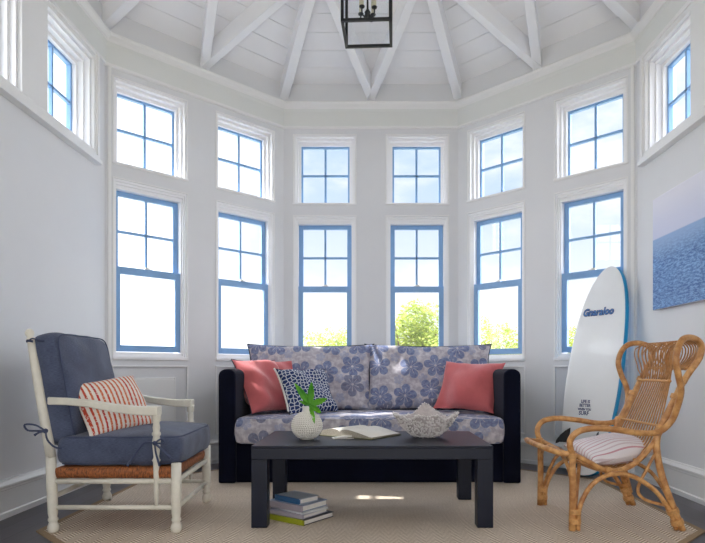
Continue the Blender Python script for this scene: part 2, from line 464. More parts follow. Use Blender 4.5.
# boarded ceiling rising to the middle of the octagon
CH = 3.685; PITCH = .5577; APEX = CH+PITCH*OUT
def octp(i, r):                       # i-th corner of the octagon of apothem r, starting at the back-left corner of the back facet
    a = PI/2+PI/8-i*PI/4; R = r/math.cos(PI/8)
    return V3((R*math.cos(a), YC+R*math.sin(a), 0))
mb = MB(); back_mb = MB()
pw = .152
for i in range(8):
    d = 0.0
    while d < OUT-.01:
        d1 = min(d+pw-.0045, OUT-.002)
        for (da, db, lift, mbx) in ((d, d1, 0, mb),):
            ra, rb = OUT-da, OUT-db
            P = [octp(i,ra), octp(i+1,ra), octp(i+1,rb), octp(i,rb)]
            hh = [CH+PITCH*da]*2+[CH+PITCH*db]*2
            vs = [(p.x,p.y,h) for p,h in zip(P,hh)]+[(p.x,p.y,h+.016) for p,h in zip(P,hh)]
            mbx.add(vs, [(0,1,2,3),(7,6,5,4),(0,4,5,1),(2,6,7,3),(1,5,6,2),(0,3,7,4)])
        d += pw
    # backing above the boards
    e = .35; a, b = octp(i, OUT+e), octp(i+1, OUT+e)
    mb.add([(a.x,a.y,CH-PITCH*e+.012),(b.x,b.y,CH-PITCH*e+.012),(0,YC,APEX+.012),(a.x,a.y,CH-PITCH*e+.06),(b.x,b.y,CH-PITCH*e+.06),(0,YC,APEX+.06)],
           [(0,1,2),(5,4,3),(0,3,4,1),(1,4,5,2),(2,5,3,0)])
struct(mb.build('ceiling', 'ceil'))
mb = MB(); mb.prism([(-OUT,YC-H2),(-H2,YC-OUT),(H2,YC-OUT),(OUT,YC-H2),(OUT+.3,YC-H2+.1),(OUT+.3,Y0-.3),(-OUT-.3,Y0-.3),(-OUT-.3,YC-H2+.1)], CH, CH+.06)
struct(mb.build('ceiling', 'ceil'))
# rafters
RB = 3.527
def rafter(A, B, w=.085, dep=.17, over=.02, name='beam'):
    """A,B: points on the beam's underside centre line; vertical sides"""
    A, B = V3(A), V3(B); t = (B-A).normalized(); A = A-t*over
    s = V3((t.y,-t.x,0)).normalized()*w/2
    vs = [A-s, A+s, B+s, B-s, A-s+V3((0,0,dep)), A+s+V3((0,0,dep)), B+s+V3((0,0,dep)), B-s+V3((0,0,dep))]
    mb = MB(); mb.add(vs, [(0,1,2,3),(7,6,5,4),(0,4,5,1),(1,5,6,2),(2,6,7,3),(3,7,4,0)])
    o = mb.build(name, 'beam', bevel=.004); struct(o); return o
for i in range(8):
    c = octp(i, OUT); rafter((c.x,c.y,RB), (0,YC,RB+PITCH*OUT))
    m_ = (octp(i,OUT)+octp(i+1,OUT))/2
    for j in (i, i+1):
        q = (octp(j,OUT)+V3((0,YC,0)))/2
        rafter((m_.x,m_.y,RB), (q.x,q.y,RB+PITCH*OUT*.5), w=.08, dep=.165)

# ------------------------------------------------------------------ windows
wn = 0
def lower_window(F, s0, s1):
    global wn; wn += 1
    h0, h1 = LOW
    root = empty('window_%d' % wn, F @ V3(((s0+s1)/2, .05, h0))); struct(root)
    mb = MB()
    ring(mb, F, s0, s1, h0, h1, .016, .004, .155, wb=.012, wt=.02)
    ring(mb, F, s0+.016, s1-.016, h0+.012, h1-.02, .012, .018, .155, wb=.018, wt=.02)
    ring(mb, F, s0+.028, s1-(.018 if F is FR['back_left'] else .028), h0+.03, h1-.04, .012, .034, .155, wb=.025, wt=.03)
    mb.box(s0-.01, s1+.01, -.014, .03, h0-.004, h0+.018, F)
    mb.build('frame', 'winwhite', root)
    a, b = s0+.041, s1-(.026 if F is FR['back_left'] else .041); t = h1-.072; m1 = 1.678; m0 = 1.619; bt = h0+.06
    up = MB(); ring(up, F, a, b, m0+.01, t, .044, .085, .118, wb=.05, wt=.04)
    mx = (a+b)/2; up.box(mx-.0105, mx+.0105, .088, .112, m0+.06, t-.04, F); up.box(a+.044, b-.044, .088, .112, 1.958, 1.980, F)
    u = up.build('sash', 'blue', root, bevel=.002)
    g = MB(); g.box(a+.04, b-.04, .099, .103, m0+.05, t-.035, F); g.build('pane', 'glass', u)
    lo = MB(); ring(lo, F, a-.004, b+.004, bt, m1, .050, .042, .078, wb=.052, wt=.059)
    l = lo.build('sash', 'blue', root, bevel=.002)
    g = MB(); g.box(a+.042, b-.042, .058, .062, bt+.045, m0+.008, F); g.build('pane', 'glass', l)
    k = MB(); k.box(mx-.03, mx+.03, .045, .07, m1, m1+.008, F); k.box(mx-.008, mx+.026, .05, .065, m1+.008, m1+.018, F)
    k.build('sash_lock', 'steel', root, bevel=.002)
def upper_window(F, s0, s1, deep=.0):
    global wn; wn += 1
    h0, h1 = UPP
    root = empty('window_%d' % wn, F @ V3(((s0+s1)/2, .05, h0))); struct(root)
    mb = MB()
    ring(mb, F, s0, s1, h0, h1, .018, .006, .18, wb=.008, wt=.02)
    ring(mb, F, s0+.018, s1-.018, h0+.008, h1-.02, .020, .045, .18, wb=.008, wt=.025)
    ring(mb, F, s0+.038, s1-.038, h0+.016, h1-.045, .024, .085, .18, wb=.008, wt=.03)
    mb.box(s0-.012, s1+.012, -.012, .02, h0-.004, h0+.010, F)
    mb.build('frame', 'winwhite', root)
    a, b = s0+.06, s1-(.045 if F is FR['back_left'] else .06); t = h1-.073; bt = h0+.022
    up = MB(); ring(up, F, a, b, bt, t, .020, .115, .15, wb=.022, wt=.02)
    mx = (a+b)/2; mh = (bt+t)/2
    up.box(mx-.011, mx+.011, .118, .145, bt+.022, t-.02, F); up.box(a+.02, b-.02, .118, .145, mh-.011, mh+.011, F)
    u = up.build('sash', 'blue', root, bevel=.002)
    g = MB(); g.box(a+.016, b-.016, .130, .134, bt+.018, t-.016, F); g.build('pane', 'glass', u)
for side, S in (('back_left',SL),('back',SO),('back_right',SF)):
    for a, b in S:
        lower_window(FR[side], a, b); upper_window(FR[side], a, b)
for side in ('left','right'):
    for a, b, _, _ in SIDE[side]: upper_window(FR[side], a, b)

# ------------------------------------------------------------------ outside
mb = MB(); mb.box(-40, 40, -30, 60, -.55, -.25)
g = mb.build('ground', 'ground'); struct(g)
def bush(x, y, rx, ry, h, n, label):
    root = empty('bush', (x,y,-.25), label, 'bush', None)
    st = MB()
    for k in range(7):
        a = random.uniform(0,2*PI); e = random.uniform(.3,.75)
        st.tube([(x,y,-.27),(x+math.cos(a)*rx*.3*e,y+math.sin(a)*ry*.3*e,h*.35),(x+math.cos(a)*rx*e,y+math.sin(a)*ry*e,h*.75)], [.03,.02,.008], 6)
    st.build('branches', 'bark', root)
    lf = MB()
    lumps = [(random.uniform(-.6,.6),random.uniform(-.6,.6),random.uniform(.35,.82),random.uniform(.24,.42)) for _ in range(16)]
    for k in range(n):
        lx,ly,lz,lr = random.choice(lumps)
        d = V3((random.gauss(0,1),random.gauss(0,1),random.gauss(0,1))).normalized()*lr*random.uniform(.6,1.08)
        p = V3((x+(lx+d.x)*rx, y+(ly+d.y)*ry, max(-.2, (lz+d.z*.62)*(h+.25)-.25)))
        if p.z > h*1.02: p.z = h*random.uniform(.8,1.02)
        s = random.uniform(.018,.036); R = Matrix.Rotation(random.uniform(0,2*PI),3,'Z') @ Matrix.Rotation(random.uniform(-1.2,1.2),3,'X') @ Matrix.Rotation(random.uniform(-1,1),3,'Y')
        lf.add([p+R@V3(q) for q in ((-s*.9,0,0),(0,-s*.55,.1*s),(s*1.6,0,-.2*s),(0,s*.55,.1*s))], [(0,1,2,3)])
    lf.build('leaves', 'bushleaf', root)
bush(.62, 10.0, 1.15, .9, 2.10, 15000, 'large yellow-green bush filling the foot of the window above the right sofa cushion')
bush(-.80, 12.4, 1.10, .8, 1.66, 8000, 'low bush outside the window above the left sofa cushion')
bush(2.75, 11.9, 1.05, .9, 1.92, 10000, 'yellow-green bush outside the window between sofa end and surfboard')
bush(3.75, 9.6, .85, .8, 1.72, 8000, 'yellow-green bush outside the window directly behind the surfboard')
tr = empty('shade_tree', (-3.7,3.0,-.25), 'added sun blocker of trunk and leaves, out of view by the high windows of the left wall', 'shade_tree')  # added out of view to keep the sun off the second left window
mb = MB(); mb.tube([(-3.7,3.0,-.3),(-3.68,3.05,2),(-3.7,3.1,4.2),(-3.65,3.15,5.2)], [.09,.07,.05,.02], 10)
for k in range(9):
    a = k*2.4; mb.tube([(-3.69,3.1,3.4+k*.17),(-3.69+.35*math.cos(a),3.1+.3*math.sin(a),3.7+k*.18)], [.02,.006], 6)
mb.build('trunk', 'bark', tr)
mb = MB()
for k in range(9000):
    d = V3((random.gauss(0,1),random.gauss(0,1),random.gauss(0,1))).normalized()*random.random()**.4
    p = V3((-3.69+d.x*.62, 3.12+d.y*.60, 4.55+d.z*1.15)); q = random.uniform(.03,.055)
    Rm = Matrix.Rotation(random.uniform(0,6.28),3,'Z') @ Matrix.Rotation(random.uniform(-1.2,1.2),3,'X')
    mb.add([p+Rm@V3(v) for v in ((-q,0,0),(0,-q*.6,0),(q*1.5,0,0),(0,q*.6,0))], [(0,1,2,3)])
mb.build('leaves', 'bushleaf', tr)

# ------------------------------------------------------------------ rug (octagon)
RA = 1.735
def oct_pts(r): return [(octp(i,r).x, octp(i,r).y) for i in range(8)]
rug = empty('rug', (0,YC,0), 'octagonal tan sisal rug with bound edge under all the furniture', 'rug')
mb = MB(); mb.prism(oct_pts(RA-.03), .0005, .006); mb.build('weave', 'sisal', rug)
mb = MB()
for i in range(8):
    a,b,c,d = octp(i,RA),octp(i+1,RA),octp(i+1,RA-.032),octp(i,RA-.032)
    vs = [(p.x,p.y,h) for h in (.0005,.0075) for p in (a,b,c,d)]
    mb.add(vs, [(3,2,1,0),(4,5,6,7),(0,1,5,4),(1,2,6,5),(2,3,7,6),(3,0,4,7)])
mb.build('edge_binding', 'rugedge', rug)
RZ = .0065

# ------------------------------------------------------------------ soft goods helpers
def sgn(x): return -1 if x < 0 else 1
def pillow_mesh(w, h, t, mat4, nn=22, pinch=.05, wr=.006, seed=0, ear=.0, pw_=.42):
    """knife-edge pillow in local x (width), z (height), y (thickness)"""
    mb = MB(); uv = []; n = nn
    for side in (-1, 1):
        vs = []
        for j in range(n+1):
            for i in range(n+1):
                u = math.sin((i/n-.5)*PI); v = math.sin((j/n-.5)*PI)
                u = .5*u+.5*(2*i/n-1); v = .5*v+.5*(2*j/n-1)
                x = w/2*u*(1-pinch*(1-v*v)*abs(u)**2 + ear*abs(u*v)**6); z = h/2*v*(1-pinch*(1-u*u)*abs(v)**2 + ear*abs(u*v)**6)
                prof = ((1-u**2)*(1-v**2))**pw_ if abs(u) < 1 and abs(v) < 1 else 0
                y = side*t/2*prof
                nz = noise.noise(V3((x*6+seed*3.1, z*6+side*5+x*3, seed)))*wr*2*min(1,prof*3)
                y += side*nz
                vs.append((x,y,z)); uv.append((x+seed*.37, z+seed*.21))
        fs = []
        for j in range(n):
            for i in range(n):
                q = (j*(n+1)+i, j*(n+1)+i+1, (j+1)*(n+1)+i+1, (j+1)*(n+1)+i)
                fs.append(q if side < 0 else q[::-1])
        mb.add(vs, fs, True, mat4)
    rim = []
    for k in range(4*n):
        s_, r_ = divmod(k, n); q = r_/n*2-1
        u, v = ((q,-1),(1,q),(-q,1),(-1,-q))[s_]
        x = w/2*u*(1-pinch*(1-v*v)*abs(u)**2 + ear*abs(u*v)**6); z = h/2*v*(1-pinch*(1-u*u)*abs(v)**2 + ear*abs(u*v)**6)
        rim.append(mat4 @ V3((x,0,z)))
    return mb, uv, rim
def pose(loc, rz=0, rx=0, ry=0):
    return Matrix.Translation(V3(loc)) @ Matrix.Rotation(rz,4,'Z') @ Matrix.Rotation(rx,4,'X') @ Matrix.Rotation(ry,4,'Y')
def pillow(name, label, cat, w, h, t, m4, mat, pipe=None, pr=.0035, group=None, **kw):
    mb, uv, rim = pillow_mesh(w,h,t,m4,**kw)
    base = m4.translation
    root = empty(name, (base.x, base.y, min(v.z for v in mb.v)), label, cat, group)
    mb.build('cover', mat, root, uv=uv)
    if pipe:
        p = MB(); p.tube(rim, pr, 6, closed=True, sub=1); p.build('piping', pipe, root)
    return root, rim
def boxcushion_mesh(w, d, h, crown, m4, n=14, p=9, seed=0, wr=.004):
    mb = MB()
    faces = [((1,0,0),(0,1,0),(0,0,1)),((-1,0,0),(0,-1,0),(0,0,1)),((0,1,0),(-1,0,0),(0,0,1)),((0,-1,0),(1,0,0),(0,0,1)),((0,0,1),(1,0,0),(0,1,0)),((0,0,-1),(-1,0,0),(0,1,0))]
    for nn_, a, b in faces:
        nn_, a, b = V3(nn_), V3(a), V3(b); vs = []
        for j in range(n+1):
            for i in range(n+1):
                u = math.sin((i/n-.5)*PI)*.6+(2*i/n-1)*.4; v = math.sin((j/n-.5)*PI)*.6+(2*j/n-1)*.4
                q = nn_+a*u+b*v
                r = (abs(q.x)**p+abs(q.y)**p+abs(q.z)**(p*.7))**(1/p) if True else 1
                q = q/max(r,1e-6)
                x, y, z = q.x*w/2, q.y*d/2, q.z*h/2
                z += sgn(q.z)*crown*(1-min(1,abs(q.x))**2)*(1-min(1,abs(q.y))**2)*abs(q.z)
                k = .012*(1-abs(q.z)**2)
                x += q.x*k; y += q.y*k
                z += noise.noise(V3((x*6+seed,y*6,z*3)))*wr*2*abs(q.z)
                x += noise.noise(V3((y*8+seed,z*9,4)))*wr*abs(q.x)**4; y += noise.noise(V3((x*8+seed,z*9,9)))*wr*abs(q.y)**4
                vs.append((x,y,z))
        fs = [(j*(n+1)+i, j*(n+1)+i+1, (j+1)*(n+1)+i+1, (j+1)*(n+1)+i) for j in range(n) for i in range(n)]
        mb.add(vs, fs, True, m4)
    rims = []
    for s in (1,-1):
        rim = []
        for k in range(64):
            a = 2*PI*k/64; cx, cy = math.cos(a), math.sin(a)
            r = (abs(cx)**p+abs(cy)**p)**(-1/p); f = .985
            rim.append(m4 @ V3((cx*r*w/2*f, cy*r*d/2*f, s*h/2*.90)))
        rims.append(rim)
    return mb, rims

# ------------------------------------------------------------------ sofa
sx = -.01
sofa = empty('sofa', (sx,4.9,0), 'navy velvet sofa standing below the two centre windows', 'sofa')
mb = MB(); mb.box(sx-.99, sx+.99, 4.365, 5.50, .008, .295); mb.build('base', 'navyvelvet', sofa, bevel=.012, seg=3)
for s in (-1,1):
    mb = MB(); xo = sx+s*1.112; xi = sx+s*.985; x0, x1 = min(xo,xi), max(xo,xi)
    prof = [(x0,.008),(x1,.008)]
    r = (x1-x0)/2*.92; cx = (x0+x1)/2
    for k in range(13):
        a = PI*k/12; prof.append((cx+(x1-x0)/2*math.cos(a), .79+.058*math.sin(a)**.8 if 0<k<12 else .79))
    n = len(prof)
    vs = [(x,4.33,z) for x,z in prof]+[(x,5.50,z) for x,z in prof]
    mb.add(vs, [tuple(range(n)), tuple(range(n,2*n))[::-1]]+[(i,i+n,(i+1)%n+n,(i+1)%n) for i in range(n)])
    mb.build('armrest', 'navyvelvet', sofa, bevel=.014, seg=3)
mb = MB(); mb.box(sx-.985, sx+.985, 5.43, 5.50, .29, .78); mb.build('backrest', 'navyvelvet', sofa, bevel=.02, seg=3)
for s in (-1,1):
    for y in (4.42, 5.44):
        mb = MB(); mb.box(sx+s*1.0-.03, sx+s*1.0+.03, y-.03, y+.03, RZ if y < 5 else 0.0, .010); mb.build('leg', 'black', sofa)
# seat mattress
m4 = pose((sx,4.79,.392)); mb, rims = boxcushion_mesh(1.965,.965,.185,.012,m4,n=30,p=30)
mat_ = empty('seat_cushion', (sx,4.79,.297), 'long flower print seat cushion lying across the navy sofa', 'cushion')
mb.build('cover', 'floral', mat_)
for rim in rims:
    p = MB(); p.tube(rim, .010, 8, closed=True, sub=2); p.build('piping', 'floral', mat_)
for cx, lab, sd in ((-.535,'left flower print back cushion, behind the coral and lattice pillows',1),(.525,'right flower print back cushion, behind the single coral pillow',2)):
    w = 1.115
    root, rim = pillow('back_cushion', lab, 'cushion', w, .595, .21, pose((sx+cx,5.265,.775), 0, -.22, 0), 'floral', 'navypipe', .0055, 'flower print back cushions on the sofa', nn=30, pinch=.055, wr=.022, seed=sd, ear=.03, pw_=.36)
# pillows
G = None
pillow('throw_pillow', 'coral pillow with dark piping at the left end of the sofa, in front', 'pillow', .47, .47, .20,
       pose((-.872,4.80,.712), .96, -.50, 0), 'coral', 'navypipe', .004, None, seed=3, wr=.030, ear=.03, pw_=.5)
pillow('throw_pillow', 'coral pillow mostly hidden behind the other left-end coral pillow', 'pillow', .40, .44, .12,
       pose((-.80,4.99,.715), .70, -.36, 0), 'coral', None, seed=4, wr=.02)
root, rim = pillow('throw_pillow', 'small navy and white lattice pillow with pale fringe beside the coral pillows', 'pillow', .45, .40, .15,
       pose((-.515,4.80,.672), .66, -.56, 0), 'lattice', 'navypipe', .0035, None, seed=5, wr=.018, ear=.04)
fr = MB(); nr = len(rim)
for k in range(int(nr*.75), nr-1):
    for q in range(2):
        p = rim[k].lerp(rim[(k+1)%nr], q/2)
        d = (p-root.location); fr.ball((p.x-.008,p.y-.006,p.z), .0085, 6, 4)
fr.build('fringe', 'paper', root)
pillow('throw_pillow', 'plump plain coral pillow at the right end of the sofa', 'pillow', .52, .44, .21,
       pose((.805,4.86,.708), -.58, -.50, .04), 'coral', None, seed=6, wr=.030, ear=.04, pinch=.06, pw_=.5)

# ------------------------------------------------------------------ coffee table
tb = empty('coffee_table', (0,3.49,0), 'dark navy parsons coffee table with square legs on the rug', 'table')
TX0, TX1, TY0, TY1, TT = -.632, .645, 3.11, 3.87, .44
mb = MB(); mb.box(TX0,TX1,TY0,TY1,TT-.012,TT)
mb.box(TX0,TX1,TY0,TY0+.082,TT-.072,TT-.012); mb.box(TX0,TX1,TY1-.082,TY1,TT-.072,TT-.012)
mb.box(TX0,TX0+.082,TY0+.082,TY1-.082,TT-.072,TT-.012); mb.box(TX1-.082,TX1,TY0+.082,TY1-.082,TT-.072,TT-.012)
mb.build('tabletop', 'table', tb, bevel=.003)
for x in (TX0, TX1-.084):
    for y in (TY0, TY1-.084):
        mb = MB(); mb.box(x,x+.084,y,y+.084,RZ,TT-.072); mb.build('leg', 'table', tb, bevel=.003)

# vase
vc = V3((-.369,3.40,TT))
vase = empty('vase', vc, 'round white beaded bud vase on the coffee table', 'vase')
mb = MB(); prof = [(.030,.0),(.040,.003)]
R = .0865; hc = .080
prof += [(R*math.cos(a), hc+R*.94*math.sin(a)) for a in [(-62+ k*8)*PI/180 for k in range(17)]]
prof += [(.030,.158),(.026,.166),(.025,.178),(.0285,.190),(.024,.190),(.020,.175),(.020,.10),(.0,.09)]
mb.lathe(prof, vc, 36); mb.build('body', 'vase', vase)
bd = MB()
for j in range(15):
    ph = (-52+j*8.0)*PI/180; rr = R*math.cos(ph); nb = max(10, int(2*PI*rr/.0125))
    if rr < .03: continue
    for k in range(nb):
        a = 2*PI*(k+.5*(j%2))/nb
        bd.ball((vc.x+rr*math.cos(a), vc.y+rr*math.sin(a), vc.z+hc+R*.94*math.sin(ph)), .0052, 6, 4)
bd.build('beads', 'vase', vase)['kind'] = 'stuff'
# leaf sprig
lf = empty('leaf_sprig', (vc.x,vc.y,TT+.12), 'glossy green hand-shaped leaf standing in the white bud vase', 'plant')
hub = V3((-.350,3.375,.640))
mb = MB(); mb.tube([(vc.x,vc.y,TT+.10),(vc.x+.004,vc.y-.004,TT+.16),hub], .0028, 6); mb.build('stem', 'stem', lf)
P = lambda px, py, y: V3(((px-371)*y/590, y, .84+(370-py)*y/590))
for (tx, ty, dy, wd) in ((294.5,381,.03,.0175),(311.5,380,.0,.0185),(327,396.5,-.02,.0175),(321,411,-.05,.014),(314.5,421,-.07,.010),(299.5,399,.05,.010)):
    tip = P(tx, ty, 3.375+dy); ax = tip-hub; ln = ax.length; axn = ax.normalized()
    side = axn.cross(V3((0,-1,.25))).normalized(); nn_ = side.cross(axn)
    vs = []; K = 12
    for k in range(K+1):
        t = k/K; hw = wd*(math.sin(PI*min(1,t**.75))**.85)*(1 if t < 1 else 0)+.0012
        hw *= 1+.12*math.sin(k*2.9)
        c = hub+ax*t+nn_*(-.018*math.sin(PI*t)) + V3((0,0,-.012*t*t))
        for s in (-1,-.5,0,.5,1): vs.append(c+side*hw*s+nn_*(abs(s)*hw*.35))
    fs = [(k*5+i,k*5+i+1,(k+1)*5+i+1,(k+1)*5+i) for k in range(K) for i in range(4)]
    m_ = MB(); m_.add(vs, fs, True); o = m_.build('leaf_lobe', 'leaf', lf)
    sm = o.modifiers.new('thick','SOLIDIFY'); sm.thickness = .0008

# open book
def oriented(loc, rz): return Matrix.Translation(V3(loc)) @ Matrix.Rotation(rz,4,'Z')
bk = empty('open_book', (-.075,3.62,TT), 'large book lying open on the coffee table behind the vase', 'book')
m4 = oriented((-.10,3.63,TT+.001), -.62)
bw, bl = .235, .30
cv = MB(); cv.box(-bw-.006, bw+.006, -bl/2-.005, bl/2+.005, 0, .004, m4); cv.build('cover', simple('dark_olive_cover', srgb(96,98,58), .5), bk, bevel=.001)
for s in (-1,1):
    mb = MB(); K = 14; vs = []
    for k in range(K+1):
        t = k/K; x = s*(bw*t); top = .005+.042*(math.sin(PI*min(1,(t+.02))**.55)**.7 if t < .98 else .12)*(1-.45*t)+.004
        for y in (-bl/2, bl/2): vs += [m4@V3((x,y,.004)), m4@V3((x,y,top))]
    fs = []
    for k in range(K):
        a = k*4; b = a+4
        f4 = [(a+1,b+1,b+3,a+3),(a,a+2,b+2,b),(a,b,b+1,a+1),(a+2,a+3,b+3,b+2)]
        fs += f4 if s > 0 else [f[::-1] for f in f4]
    fs += [(0,1,3,2),(K*4,K*4+2,K*4+3,K*4+1)]
    mb.add(vs, fs, False); pb = mb.build('page_block', M.setdefault('pageedge', simple('stacked_page_edges', srgb(168,160,146), .8, .25, 160)), bk)
    mb = MB(); vs = []
    for k in range(K+1):
        t = k/K; x = s*(bw*t); top = .005+.042*(math.sin(PI*min(1,(t+.02))**.55)**.7 if t < .98 else .12)*(1-.45*t)+.0045
        vs += [m4@V3((x,-bl/2+.001,top)), m4@V3((x,bl/2-.001,top))]
    mb.add(vs, [((k*2,k*2+2,k*2+3,k*2+1) if s > 0 else (k*2+1,k*2+3,k*2+2,k*2)) for k in range(K)], True)
    pg = mb.build('page', 'paper', bk); sm = pg.modifiers.new('thick','SOLIDIFY'); sm.thickness = .0006
# small folded card in front of the book
cd = empty('folded_card', (-.175,3.44,TT), 'small pale folded card lying in front of the open book', 'card')
mb = MB(); m4 = oriented((-.165,3.445,TT+.001), .25)
mb.box(-.06,.06,-.035,.035,0,.003,m4); mb.add([m4@V3(p) for p in ((-.058,-.033,.003),(.05,-.033,.012),(.052,.033,.016),(-.058,.033,.003),(-.058,-.033,.005),(.05,-.033,.014),(.052,.033,.018),(-.058,.033,.005))],
    [(3,2,1,0),(4,5,6,7),(0,1,5,4),(1,2,6,5),(2,3,7,6),(3,0,4,7)])
mb.build('card_sheet', 'paper', cd)

# coral-textured bowl
bc = V3((.325,3.50,TT))
def bowlpt(t, a, out=0):
    # t 0..1 from foot to rim; four soft pointed corners
    ca, sa = math.cos(a), math.sin(a)
    p = 1.25
    dia = (abs(ca)**p+abs(sa)**p)**(-1/p)*.97
    rim_r = .20*dia*(1 if abs(ca) > .0 else 1)
    r = .045+(rim_r-.045)*(t**.8)
    hz = .125+.045*math.exp(-((a-PI/2+.15)/.42)**2)+.012*math.cos(4*a)+.006*math.sin(9*a)
    z = hz*(t**1.45)+.004
    k = 1+.03*math.sin(7*a)*t
    return V3((bc.x+r*k*ca+out*ca, bc.y+r*k*sa*.82+out*sa, bc.z+z))
mb = MB(); K, n = 12, 64; vs = []
for k in range(K+1):
    for i in range(n): vs.append(bowlpt(k/K, 2*PI*i/n))
for k in range(K,-1,-1):
    for i in range(n):
        q = bowlpt(k/K, 2*PI*i/n, -.008); q.z = max(q.z+.002, bc.z+.012); vs.append(q)
fs = [(k*n+i,k*n+(i+1)%n,(k+1)*n+(i+1)%n,(k+1)*n+i) for k in range(2*K+1) for i in range(n)]
fs += [tuple(range(n))[::-1], tuple((2*K+1)*n+i for i in range(n))]
mb.add(vs, fs, True)
bowl = tag(mb.build('decorative_bowl', 'shell'), 'knobbly off-white coral bowl with pointed rim on the coffee table', 'bowl')
mb = MB()
for k in range(900):
    t = random.random()**.6; a = random.uniform(0,2*PI); q = bowlpt(min(1,t), a, .001); r = random.uniform(.003,.0075)
    mb.ball(q, r, 6, 4)
for k in range(90):
    a = 2*PI*k/90; q = bowlpt(1, a); mb.ball((q.x,q.y,q.z+random.uniform(-.002,.006)), random.uniform(.004,.008), 6, 4)
mb.build('knobs', 'shellbead', bowl)['kind'] = 'stuff'

# ------------------------------------------------------------------ stack of books
def book(corner, rz, ls, ds, z0, th, cov, spine, label):
    """corner: nearest corner; spine runs along local x, depth along local y"""
    m4 = oriented((corner[0],corner[1],z0), rz)
    c = m4 @ V3((ls/2,ds/2,0))
    root = empty('book', c, label, 'book', 'stack of books under the coffee table')
    t = .0035
    mb = MB(); mb.box(0,ls,0,ds,0,t,m4); mb.box(0,ls,0,ds,th-t,th,m4); mb.build('cover', cov, root, bevel=.001)
    mb = MB(); mb.box(0,ls,-.002,.012,0.0003,th+.0003,m4); mb.build('spine', spine, root, bevel=.002)
    mb = MB(); mb.box(.005,ls-.005,.012,ds-.005,t,th-t,m4); mb.build('page_block', 'paper', root)
B = lambda n, c: simple(n, c, .35, .06, 30)
ang = math.atan2(.155,-.214)
# local x along spine must go from near corner to the left-back; local y to the right-back => mirror: use angle of depth axis
def corner_frame(cx, cy, a, ls): # returns start so that local x points right-front along the spine
    d = V3((math.cos(a), math.sin(a),0)); return (cx+d.x*ls, cy+d.y*ls), a+PI
z = RZ+.001
for (dx,dy,da,ls,ds,th,cv_,sp_,lab) in (
    (0,0,0,.32,.255,.029,B('black_cover',srgb(34,38,48)),B('lime_spine',srgb(150,156,30)),'black book with lime green spine, bottom of the stack under the table'),
    (-.005,.022,.03,.27,.215,.022,B('lilac_cover',srgb(176,172,186)),B('lilac_spine',srgb(168,160,172)),'lilac-grey book second from the bottom of the stack'),
    (-.01,.03,-.10,.26,.20,.010,B('white_cover',srgb(216,218,220)),B('white_spine',srgb(206,208,212)),'thin white book in the middle of the stack'),
    (-.012,.035,.0,.26,.215,.034,B('bluegrey_cover',srgb(150,162,186)),B('mauve_spine',srgb(158,150,160)),'thick blue-grey book second from the top of the stack'),
    (-.03,.065,-.08,.20,.15,.029,B('grey_cover',srgb(162,170,178)),B('teal_blue_spine',srgb(42,92,138)),'small grey book with blue spine, topmost of its stack')):
    a = ang+da; (cx,cy), rz = corner_frame(-.362+dx, 3.145+dy, a, ls)
    book((cx,cy), rz, ls, ds, z, th, cv_, sp_, lab); z += th+.001

